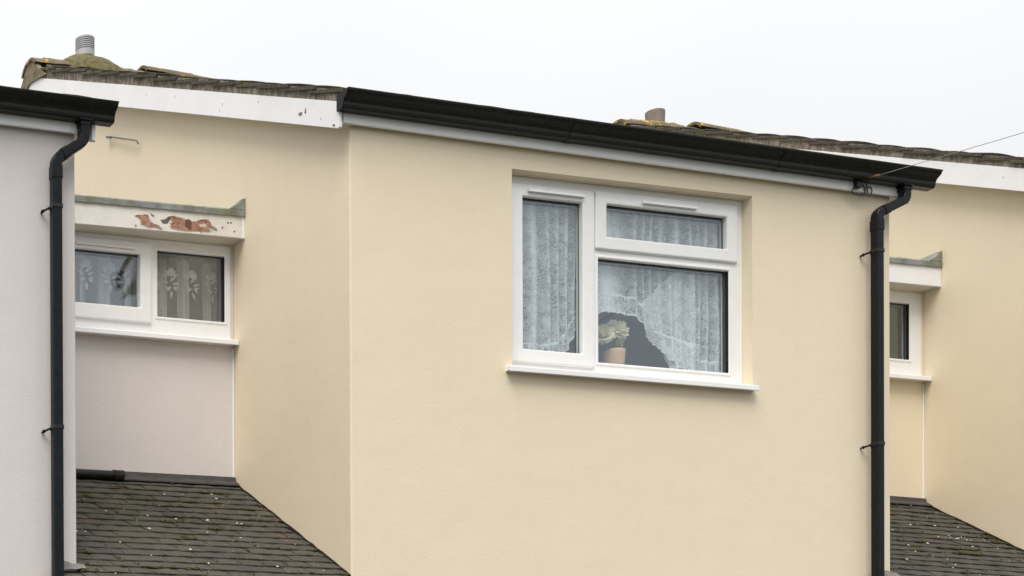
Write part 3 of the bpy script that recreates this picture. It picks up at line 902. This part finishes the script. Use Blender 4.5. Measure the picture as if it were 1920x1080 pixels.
def recess(house, x0, x1, zo, wall_mat, lights, wx0, k, chips=False):
    """set-back link with a flat felted roof; zo is the level offset from the grey house's link"""
    z_soff, z_top, z_felt = 6.556 + zo, 6.706 + zo, 6.748 + zo
    f = lambda x, y, z: (x, y, z + k * (x - x1))
    # wall with the window opening
    b = MB()
    hz0, hz1 = 5.905 + zo, 6.552 + zo
    kk = .010
    wall_face_hole(b, x0, x1 - .0015, gz(x0, 1) - .4, 6.60 + zo, (wx0, x1 - .028, hz0 + kk * (wx0 - x1), hz0, hz1 + kk * (wx0 - x1) , hz1), R, R + .10)
    b.build('recess_wall', wall_mat, house)
    win = window(house, 'casement_window', wx0 + .001, x1 - .029, hz0 + .001, hz1 - .001, R - .004, lights, kk, x1,
                 (wx0 - .03, x1 - .004, 5.856 + zo, R - .075))
    cb = MB(); cb.box(x1 - .014, x1 - .002, R - .008, R + .004, 4.945 + zo, 5.854 + zo)
    cb.build('corner_bead', 'upvc', house, bevel=.003)
    # flat roof
    r = MB(f)
    yf = R - .150
    r.box(x0 + .003, x1 - .003, yf + .024, 7.5, z_soff + .012, z_top + .012)
    fr = r.build('flat_roof', 'soffit', house)
    fb = MB(f); fb.box(x0 + .004, x1 - .002, yf, yf + .022, z_soff, z_top)
    board = fb.build('fascia_board', 'old_paint' if chips else 'white_paint', fr, bevel=.003)
    eb = MB(f); eb.box(x1 - .022, x1 - .0015, yf - .002, yf + .021, z_soff - .001, z_top - .002)
    eb.build('fascia_end_strip', 'upvc', fr)
    ft = MB(f)
    nx = 40
    vs = []
    for i in range(nx + 1):
        x = x0 + .004 + (x1 - .006 - x0) * i / nx
        e = noise.noise((x * 14, 0, zo)) * .004; e2 = noise.noise((x * 23, 5, zo)) * .003
        vs += [(x, yf + .02, z_top + .001), (x, yf - .012 + e2 * .5, z_top - .006 + e), (x, yf - .015 + e2, z_felt - .012), (x, yf - .004, z_felt + e2), (x, yf + .12, z_felt + .006), (x, 7.5, z_felt + .03)]
    ft.add(vs, [(i * 6 + j, i * 6 + j + 1, i * 6 + 7 + j, i * 6 + 6 + j) for i in range(nx) for j in range(5)])
    ft.build('felt_edge', 'felt', fr)
    ut = MB(f)
    vs = []
    for y, h in ((yf - .012, .078), (yf + .02, .085), (yf + .3, .085), (6.0, .085)):
        vs += [(x1 - .002, y, z_felt + h), (x1 - .02, y, z_felt + h - .006), (x1 - .060, y, z_felt + h * .42), (x1 - .125, y, z_felt - .003), (x1 - .002, y, z_felt - .003)]
    ut.add(vs, [(i * 5 + j, i * 5 + (j + 1) % 5, i * 5 + 5 + (j + 1) % 5, i * 5 + 5 + j) for i in range(3) for j in range(5)] + [(0, 1, 2, 3, 4)])
    ut.build('felt_upstand', 'felt', fr)
    if chips:
        def w2(px, py):                                # traced outline: photo pixels on the board -> board face
            x = -.001 + (px - 459) * .00390 * (1 + (px - 459) * .00004)
            z = 6.556 + zo + (447 - (py - (px - 459) * -.0) - (px - 459) * .083) * 0 + 0
            t = (py - (447 + (px - 459) * .0835)) / -41.0
            return (x1 + x, z_soff + t * .150)
        A = [(45, 290), (90, 275), (180, 272), (245, 280), (265, 330), (290, 385), (330, 410), (400, 435), (465, 485), (400, 470), (310, 455), (240, 450), (180, 420), (130, 405), (120, 350), (95, 315)]
        B = [(560, 300), (600, 292), (640, 290), (680, 310), (760, 325), (820, 345), (880, 330), (930, 365), (1000, 365), (1060, 345), (1150, 340), (1200, 360), (1235, 435), (1320, 490), (1290, 495), (1240, 465), (1170, 465), (1215, 520), (1060, 515), (900, 510), (700, 490), (590, 460), (585, 410), (625, 380)]
        Cc = [(440, 345), (500, 340), (560, 302), (600, 330), (545, 400), (480, 400)]
        D = [(275, 240), (355, 290), (320, 300)]
        E_ = [(1040, 408), (1140, 400), (1150, 450), (1050, 448)]
        G_ = [(820, 350), (880, 335), (925, 380), (915, 500), (820, 440)]
        spots = [[(x - 14, y - 10), (x + 14, y - 12), (x + 10, y + 12), (x - 12, y + 10)] for x, y in ((1405, 455), (1490, 385), (1535, 385), (1590, 515), (60, 430))]
        for pl, mat, th in [(A, 'wood', .0012), (B, 'wood', .0012), (Cc, 'crack', .0012), (D, 'crack', .0012), (E_, 'undercoat', .0022), (G_, 'rust', .0020)] + [(s_, 'crack', .0012) for s_ in spots]:
            pts = [w2(240 + px / 8.0, 370 + py / 8.0) for px, py in pl]
            c = MB(f); c.prism(pts, 'y', yf - th, yf + .004)
            c.build('peeled_patch', mat, board)
        rnd = random.Random(3)
        for q in range(34):
            pl = A if rnd.random() < .35 else B
            px, py = pl[rnd.randrange(len(pl))]
            px += rnd.gauss(0, 26); py += rnd.gauss(0, 16)
            r_ = rnd.uniform(3, 11)
            pts = [w2(240 + (px + r_ * rnd.uniform(.5, 1.6) * cos(a_)) / 8.0, 370 + (py + r_ * rnd.uniform(.4, 1.0) * sin(a_)) / 8.0) for a_ in [2 * pi * i / 6 for i in range(6)]]
            c = MB(f); c.prism(pts, 'y', yf - .0026 - .0001 * q / 34, yf + .004)
            c.build('paint_fleck', rnd.choice(('wood', 'old_paint', 'old_paint', 'undercoat', 'crack')), board)
        # curled paint flakes round the bare wood
        fl = MB(f)
        for pl in (A, B):
            for (px, py), (qx, qy) in zip(pl, pl[1:]):
                if rnd.random() < .7:
                    a_ = w2(240 + px / 8, 370 + py / 8); b_ = w2(240 + qx / 8, 370 + qy / 8)
                    h = rnd.uniform(.004, .009)
                    fl.add([(a_[0], yf - .001, a_[1]), (b_[0], yf - .001, b_[1]), (b_[0] + .004, yf - .006, b_[1] + h * .5), (a_[0] + .003, yf - .005, a_[1] + h * .5)], [(0, 1, 2, 3)])
        fl.build('paint_flakes', 'old_paint', board)
    return win

# ---- body of one house
def body(label, ox, dz, wall_mat, hole=True, glaze=True):
    h = empty('terraced_house', (ox + W / 2, 0, gz(ox + 2, 0)), label, 'house', 'stepped terrace of rendered houses')
    b = MB()
    zb = gz(ox, 0) - .6
    zt = 6.86 + dz
    r = .010
    k = .013
    if hole:
        hx0, hx1 = ox + 1.168, ox + 3.024
        hl = lambda z: (z + dz + k * (1.168 - 2.1), z + dz + k * (3.024 - 2.1))
        z00, z01 = hl(5.395); z10, z11 = hl(6.640)
        wall_face_hole(b, ox + r, ox + W - r, zb, zt, (hx0, hx1, z00, z01, z10, z11), 0, .155)
    else:
        b.quad((ox + r, 0, zb), (ox + W - r, 0, zb), (ox + W - r, 0, zt), (ox + r, 0, zt))
    g_top = lambda y: 6.87 + dz + PITCH * min(y, 2 * RIDGE_Y - y)
    for xw, s in ((ox, 1), (ox + W, -1)):
        pts = []
        for i in range(4):
            a = pi / 2 * i / 3
            pts.append((xw + s * (r - r * sin(a)), r - r * cos(a)))
        for p, q in zip(pts, pts[1:]):
            b.quad((p[0], p[1], zb), (q[0], q[1], zb), (q[0], q[1], zt), (p[0], p[1], zt))
        ysn = [r, 1.5, 3.0, RIDGE_Y, 6, 7.5, BACK_Y]
        for ya, yb in zip(ysn, ysn[1:]):
            b.quad((xw, ya, zb), (xw, yb, zb), (xw, yb, g_top(yb)), (xw, ya, g_top(ya)))
    b.quad((ox, BACK_Y, zb), (ox + W, BACK_Y, zb), (ox + W, BACK_Y, zt), (ox, BACK_Y, zt))
    b.build('wall', wall_mat, h)
    f = MB()
    f.box(ox - .070, ox + W + .062, -.042, -.024, 6.755 + dz, 6.90 + dz)
    f.box(ox - .070, ox + W + .062, -.024, -.003, 6.815 + dz, 6.84 + dz)
    fa = f.build('eaves_fascia', 'upvc', h, bevel=.003)
    if hole and glaze:
        zc = dz
        lights = [
            dict(pane=(ox + 1.303, ox + 1.764, 5.535 + zc, 6.507 + zc), sash=True, cell=(ox + 1.169, ox + 1.851, 5.396 + zc, 6.639 + zc), outer=(ox + 1.212, ox + 1.846, 5.450 + zc, 6.588 + zc), vent=(ox + 1.335, ox + 1.76, 6.536 + zc)),
            dict(pane=(ox + 1.941, ox + 2.893, 6.305 + zc, 6.516 + zc), sash=True, cell=(ox + 1.851, ox + 3.023, 6.215 + zc, 6.639 + zc), outer=(ox + 1.856, ox + 2.972, 6.222 + zc, 6.597 + zc), vent=(ox + 2.21, ox + 2.635, 6.540 + zc)),
            dict(pane=(ox + 1.884, ox + 2.912, 5.492 + zc, 6.168 + zc), sash=False, cell=(ox + 1.851, ox + 3.023, 5.396 + zc, 6.215 + zc)),
        ]
        window(h, 'casement_window', ox + 1.169, ox + 3.023, 5.396 + zc, 6.639 + zc, .083, lights, k, ox + 2.1,
               (ox + 1.116, ox + 3.028, 5.343 + zc, -.052))
        room(h, ox + .5, ox + W - .4, .156, 4.0, 4.4 + dz, 6.80 + dz)
        sl = MB(); sl.box(ox + 1.1, ox + 3.1, .160, .36, 5.425 + dz, 5.450 + dz)
        sl.build('window_board', 'upvc', h)
    return h

# ================= middle house: cream
mid = body('cream rendered house in the middle, lace curtain in its large front window', 0.0, 0.0, 'cream')
gutter(mid, -.112, 4.418, 0)
downpipe(mid, 4.205, 3.968, 6.812, 0, 6.722, 6.602, 1.6, (6.350, 5.060))
chips0 = [([(.30, .125), (.315, .13), (.318, .10), (.33, .075), (.325, .06), (.305, .055), (.30, .08)], 'crack'),
          ([(.33, .085), (.35, .095), (.42, .07), (.40, .045), (.34, .05)], 'fillet'),
          ([(.14, .060), (.15, .058), (.135, .030)], 'crack'), ([(-.02, .004), (.03, .006), (.02, .028), (-.015, .03)], 'crack'),
          ([(.86, .135), (.872, .13), (.868, .105)], 'crack'), ([(1.32, .10), (1.332, .095), (1.325, .07)], 'crack'),
          ([(1.36, .05), (1.37, .045), (1.365, .03)], 'crack'), ([(1.98, .125), (1.99, .12), (1.985, .10)], 'crack'), ([(2.42, .12), (2.43, .115), (2.425, .095)], 'crack')]
barge(mid, -.098, 0, -1, chips0)
barge(mid, W + .098, 0, 1, None)
roof(mid, 0.0, 0.0, 1.0, (.185, .812, .398, 9.618, 'ribbed'))
recess(mid, W, 6.0, .232, 'cream', [
    dict(pane=(6 - .70, 6 - .146, 6.030 + .232, 6.466 + .232), sash=False, cell=(6 - .766, 6 - .029, 5.906 + .232, 6.551 + .232)),
    dict(pane=(6 - 1.30, 6 - .86, 6.075 + .232, 6.430 + .232), sash=True, cell=(6 - 1.499, 6 - .766, 5.906 + .232, 6.551 + .232), outer=(6 - 1.385, 6 - .775, 5.99 + .232, 6.515 + .232))], 6 - 1.50, .018)
room(mid, W + .05, 5.95, R + .11, R + 2.2, 4.9, 6.79)
lean_to(mid, W, 6.0, 4.224, 11, 0.0)
# wall bracket with looped cable by the eaves
br = MB(); br.box(3.806, 3.848, -.075, -.043, 6.765, 6.835)
cb = br.build('cable_bracket', 'gutter', mid, bevel=.004)
lp = MB()
lp.tube([(3.806, -.058, 6.775), (3.790, -.052, 6.755), (3.786, -.05, 6.738), (3.81, -.05, 6.728), (3.86, -.05, 6.727), (3.90, -.05, 6.735), (3.92, -.05, 6.75), (3.915, -.05, 6.78), (3.895, -.06, 6.80), (3.868, -.065, 6.815), (3.846, -.062, 6.818)], .0042, 6)
lp.tube([(3.855, -.058, 6.80), (3.884, -.052, 6.790), (3.898, -.05, 6.765), (3.893, -.05, 6.738), (3.878, -.05, 6.73), (3.868, -.05, 6.738)], .0045, 6)
lp.tube([(3.898, -.052, 6.775), (3.925, -.052, 6.792), (3.95, -.05, 6.785), (3.957, -.05, 6.762), (3.945, -.05, 6.742), (3.915, -.05, 6.730)], .0036, 6)
lp.build('looped_cable', 'cable', cb)

# ================= left house: lilac grey
ldz = -.272
left = body('lilac grey rendered house at the left edge, black downpipe on its corner', -6.006, ldz, 'grey')
gutter(left, -6.11, -1.648, ldz)
downpipe(left, -1.822, -2.003, 6.540, 0, 6.425, 6.298, 1.3, (6.020, 4.735))
barge(left, -6.006 - .098, ldz, -1, None)
barge(left, -6.006 + W + .098, ldz, 1, None)
roof(left, -6.006, ldz, 1.0, (-5.82, -5.2, -5.6, 9.35, 'ribbed'))
recess(left, -1.844, 0.0, 0.0, 'grey', [
    dict(pane=(-1.250, -.705, 6.076, 6.437), sash=True, cell=(-1.419, -.630, 5.906, 6.551), outer=(-1.335, -.634, 5.975, 6.520), vent=(-1.20, -.76, 6.462)),
    dict(pane=(-.584, -.072, 6.030, 6.483), sash=False, cell=(-.630, -.029, 5.906, 6.551))], -1.42, .021, chips=True)
room(left, -1.80, -.05, R + .11, R + 2.2, 4.7, 6.56)
lean_to(left, -1.844, 0.0, 3.995, 5, .018)
sp = MB()
sp.tube([(-1.80, R - .075, 4.884), (-.90, R - .075, 4.900)], .030, 14)
sp.tube([(-.96, R - .075, 4.899), (-.885, R - .075, 4.900)], .036, 14)
sp.build('waste_pipe', 'gutter', left)
rd = MB()
rd.tube([(-.001, 3.234, 8.152), (-.03, 3.20, 8.14), (-.04, 2.735, 7.90), (-.038, 2.712, 7.885), (-.03, 2.705, 7.86)], .006, 6)
rd.tube([(-.033, 3.225, 8.148), (-.036, 3.15, 8.11)], .010, 6)
rd.build('steel_hook', 'steel', mid)

# ================= right house: cream
rdz = .212
right = body('cream rendered house at the right edge, only its tall side wall showing', 6.0, rdz, 'cream')
gutter(right, 5.888, 10.42, rdz)
barge(right, 6.0 - .098, rdz, -1, [([(.62, .10), (.632, .097), (.625, .07)], 'crack'), ([(.30, .06), (.312, .057), (.305, .03)], 'crack')])
roof(right, 6.0, rdz, 1.2, (6.07, 6.615, 6.318, 9.690, 'plain'))

# ------------------------------------------------------------------ curtains and things on the sills
def cloth_mesh(name, mat, cols, rows, fn):
    """fn(u, v) -> (pos, uv, density)"""
    vs = []; uvs = []; de = []
    for j in range(rows + 1):
        for i in range(cols + 1):
            p, uv, d = fn(i / cols, j / rows)
            vs.append(p); uvs.append(uv); de.append(d)
    fs = [(j * (cols + 1) + i, j * (cols + 1) + i + 1, (j + 1) * (cols + 1) + i + 1, (j + 1) * (cols + 1) + i) for j in range(rows) for i in range(cols)]
    me = bpy.data.meshes.new(name)
    me.from_pydata(vs, [], fs)
    ul = me.uv_layers.new(name='UVMap')
    cl = me.color_attributes.new('dens', 'FLOAT_COLOR', 'POINT')
    for lpi in me.loops:
        ul.data[lpi.index].uv = uvs[lpi.vertex_index]
    for i, d in enumerate(de): cl.data[i].color = (d, d, d, 1)
    for p in me.polygons: p.use_smooth = True
    me.materials.append(M[mat])
    return me

HEM = [(1.17, 5.47), (1.55, 5.47), (1.64, 5.50), (1.70, 5.565), (1.74, 5.64), (1.79, 5.74), (1.86, 5.815), (1.98, 5.842), (2.20, 5.845), (2.275, 5.832), (2.292, 5.785),
       (2.40, 5.752), (2.452, 5.70), (2.468, 5.64), (2.475, 5.58), (2.50, 5.535), (2.56, 5.50), (2.66, 5.47), (3.05, 5.47)]
cur = empty('lace_curtain', (2.1, .2, 5.46), 'white floral lace curtain with a frilled, arched hem in the large front window', 'curtain')
def fold(x, z, f, sd):
    """irregular gathers: -1..1, drifting a little as they fall"""
    q = x + .010 * noise.noise((x * 3, z * 2.2, sd)) + .006 * sin(z * 5 + x * 9)
    w = q * f + 1.5 * noise.noise((q * f * .31, 7.1, sd))
    k = math.floor(w + .25)
    h = .55 + .75 * abs(noise.noise((k * 3.7, sd, 1.3)))
    return sin(2 * pi * w) * min(1, h), cos(2 * pi * w) * min(1, h)
def crest(a, p):
    return max(0, .5 + .5 * a) ** p
def lace(u, v):
    x = 1.175 + 1.86 * u
    zt = 6.605
    zh = sum(interp(x + q * .012, HEM) for q in (-2, -1, 0, 1, 2)) / 5 + .007 * abs(sin(x * 42))
    frill = .125
    z = zt + (zh - zt) * v
    dist = z - zh
    a, b = fold(x, z, 9.5, 1.0)
    y = .160 - (.009 + .008 * v) * a
    xx = x + .012 * (0.3 + v) * b * (.5 + .5 * a)
    d = .23 + .66 * crest(a, 4) + .10 * crest(a, 1) + .08 * noise.noise((x * 5, z * 1.2, 8))
    if dist < frill:
        t = 1 - dist / frill
        a2, b2 = fold(x, z, 24, 5.0)
        y += -.004 * t + .010 * t * a2
        xx += .008 * t * b2
        d = max(d * .9, .34) + .42 * crest(a2, 3) - .04
        if t < .09: d = .86
        if t > .93: d = .80
    return (xx, y, z), (x * 1.6, z * 1.6), max(.12, d)
o = link('lace_panel', cloth_mesh('lace_panel', 'lace', 620, 110, lace), cur)
# a second layer that falls at the right, in front of the first
HEM2 = [(2.40, 5.80), (2.43, 5.60), (2.50, 5.52), (2.60, 5.48), (2.70, 5.48), (2.80, 5.60), (2.95, 5.9), (3.03, 6.1)]
def lace2(u, v):
    x = 2.33 + .36 * u + .04 * v * (u - .5)
    zt = 6.22 - .30 * (1 - u) ** 1.5
    zh = 5.475 + .23 * (1 - u) ** 1.3 + .008 * abs(sin(x * 44))
    z = zt + (zh - zt) * v
    ph = 2 * pi * (x * 12 + .3 * sin(x * 8))
    t = max(0, (v - .72) / .28)
    ph2 = 2 * pi * (x * 30)
    a, b = fold(x, z, 11, 9.0)
    a2, b2 = fold(x, z, 26, 4.0)
    y = .140 - .006 * a - .006 * t * a2
    xx = x + .010 * t * b2 - .06 * (1 - v) * (1 - u)
    d = .22 + (.14 if t > 0 else 0) + .42 * crest(a, 4) + .28 * crest(a2, 3) * (1 if t > 0 else 0)
    if .70 < v < .735: d = .86
    if v > .975: d = .82
    return (xx, y, z), (x * 1.6 + 5, z * 1.6), d
link('lace_tail', cloth_mesh('lace_tail', 'lace', 160, 80, lace2), cur)
rb = MB(); rb.tube([(1.19, .158, 6.610), (3.0, .158, 6.614)], .007, 8)
rb.build('curtain_rod', 'upvc', cur)

# net curtain in the small window of the left house
net = empty('net_curtain', (-.7, 1.55, 5.95), 'sheer striped net curtain with woven flower sprays in the small left window', 'curtain')
def netf(u, v):
    x = -1.40 + 1.37 * u
    ph = 2 * pi * (x * 7.2 + .25 * sin(x * 9 + 2))
    y = 1.545 + .016 * sin(ph) + .008 * sin(ph * 2.3)
    z = 6.55 - .62 * v
    st = sin(2 * pi * (x * 6.6 + .16 * sin(x * 11) + .1))
    d = .22 + (.52 if st > .15 else 0) + (.14 if .15 < st < .35 else 0)
    if z > 6.49: d = .5
    return (x + .008 * cos(ph), y, z), (x, z), d
link('net_panel', cloth_mesh('net_panel', 'net', 420, 40, netf), net)
rnd = random.Random(12)
def spray(xc, zc, s):
    b = MB()
    def leafp(x, z, a, l, w, yo):
        pts = [(0, 0), (.3 * l, .5 * w), (.65 * l, .42 * w), (l, 0), (.65 * l, -.42 * w), (.3 * l, -.5 * w)]
        b.add([(x + (p[0] * cos(a) - p[1] * sin(a)), yo, z + (p[0] * sin(a) + p[1] * cos(a))) for p in pts], [(0, 1, 2, 3, 4, 5)])
    yo = 1.515
    for k in range(7):
        leafp(xc + .004, zc + .062 * s, k * 2 * pi / 7 + .3, .036 * s, .026 * s, yo - .0006 * k)
    for x, z, a, l in ((-.018, .03, 2.3, .05), (-.03, .012, 2.0, .055), (-.01, .0, .7, .06), (.012, -.02, .3, .05), (-.02, -.02, 2.6, .05), (.0, -.035, -2.4, .055),
                       (.015, -.045, .2, .045), (-.012, -.05, 2.9, .04), (.004, -.065, -1.4, .06), (.018, .02, .9, .045), (.024, -.035, -1.0, .04)):
        leafp(xc + x * s, zc + z * s, a + rnd.uniform(-.3, .3), l * s, .02 * s, yo - .003 - .0004 * rnd.random())
    return b.build('flower_spray', 'motif', net)
for xx in (-1.215, -1.045, -.865, -.765, -.535, -.405, -.245, -.085):
    spray(xx, 6.335, 1.0)
    b = MB()
    for k in range(6):                               # a sparse sprig near the hem
        zq = 6.12 - k * .022
        b.add([(xx + .05, 1.52, zq), (xx + .062 + .01 * (k % 2), 1.52, zq + .010), (xx + .056, 1.52, zq - .006)], [(0, 1, 2)])
    b.build('woven_sprig', 'crack', net)
rb = MB(); rb.tube([(-1.40, 1.552, 6.555), (-.045, 1.552, 6.565)], .007, 8); rb.build('curtain_rod', 'upvc', net)

# pot of cream roses behind the lower right pane
pot = empty('potted_flowers', (2.165, .262, 5.450), 'cream roses in a peach pot on the sill of the large front window', 'flowers')
pb = MB()
pb.lathe((2.163, .262, 5.450), [(.050, 0), (.056, .01), (.062, .10), (.068, .175), (.070, .196), (.064, .197), (.060, .18), (.052, .10)], 28)
pb.build('pot', 'terracotta', pot, smooth=True)
rnd = random.Random(4)
def rose(c, r, tilt):
    b = MB()
    C = Vector(c)
    rot = Matrix.Rotation(tilt[0], 3, 'X') @ Matrix.Rotation(tilt[1], 3, 'Y')
    for ring_, (n, rad, hgt, open_) in enumerate(((3, .22, .62, .10), (4, .46, .64, .25), (5, .78, .50, .50), (6, 1.08, .26, .85), (6, 1.12, -.10, 1.1))):
        for k in range(n):
            a = 2 * pi * (k + .37 * ring_) / n + rnd.uniform(-.2, .2)
            vs = []; Nn = 5
            ww = 7.4 / n
            for j in range(Nn + 1):
                t = j / Nn
                rr = r * (rad * (.35 + .65 * t ** .8) + .12 * open_ * t * t)
                zz = r * (-.5 + (hgt + .5) * t - .25 * open_ * t ** 3)
                for i in range(5):
                    s = (i / 4 - .5)
                    aa = a + s * ww * (sin(pi * min(1, .20 + .62 * t)) ** .5)
                    fl = 1 + .06 * sin(i * 2.6 + k * 1.7 + ring_) * t * t
                    vs.append(C + rot @ Vector((rr * fl * cos(aa), rr * fl * sin(aa), zz - .22 * r * (2 * s) ** 2 * t + .07 * r * sin(i * 2.3 + k * 2.1) * t * t)))
            b.add(vs, [(j * 5 + i, j * 5 + i + 1, (j + 1) * 5 + i + 1, (j + 1) * 5 + i) for j in range(Nn) for i in range(4)])
    return b.build('rose_head', 'petal', pot, smooth=True)
heads = [((2.045, .226, 5.750), .062, (1.0, -.5)), ((2.172, .222, 5.790), .066, (1.0, .2)), ((2.222, .285, 5.742), .048, (1.1, .6))]
for c, r, t in heads:
    rose(c, r, t)
    s = MB(); s.tube([(2.163, .265, 5.63), ((2.163 + c[0]) / 2, .268, 5.68), (c[0], c[1] + .01, c[2] - .03)], .003, 6)
    s.build('stem', 'leaf', pot)
for k in range(9):
    a = rnd.uniform(0, 2 * pi); L_ = rnd.uniform(.05, .085)
    p = Vector((2.163, .265, 5.645)); d = Vector((cos(a) * .8, sin(a) * .4, rnd.uniform(.1, .7))).normalized()
    q = d.cross(Vector((0, 1, .3))).normalized() * .016
    b = MB(); b.add([p, p + d * L_ * .5 + q, p + d * L_, p + d * L_ * .5 - q], [(0, 1, 2), (0, 2, 3)])
    b.build('leaf', 'leaf', pot)

# ------------------------------------------------------------------ overhead wire and its pole
A = Vector((3.895, -.125, 6.822)); D = Vector((-.751, -1, -.434))
P_end = A + D * 6.2
ow = MB()
pts = []
for i in range(41):
    t = i / 40
    p = A.lerp(P_end, t); pts.append(p)
ow.tube(pts, .0017, 6)
wire = ow.build('overhead_wire', 'wire')
tag(wire, 'thin overhead wire running from the eaves bracket across the sky at right', 'wire')
hx = MB(); hp = []
for i in range(60):
    t = i / 59
    p = A + D * (.02 + .10 * t); a = t * 2 * pi * 7
    hp.append(p + Vector((cos(a) * .007, 0, sin(a) * .007)))
hx.tube(hp, .003, 5)
hx.tube([A + D * .02, (3.86, -.09, 6.822), (3.84, -.06, 6.80)], .0035, 5)
hx.build('wire_grip', 'rust', wire)
pl = MB(); pz = gz(P_end.x, P_end.y)
pl.lathe((P_end.x, P_end.y - .09, pz - .3), [(.11, 0), (.085, P_end.z - pz + .55), (.02, P_end.z - pz + .62)], 16)
po = pl.build('wire_pole', 'concrete_post', smooth=True)
tag(po, 'timber pole in front of the terrace that carries the overhead wire', 'pole')
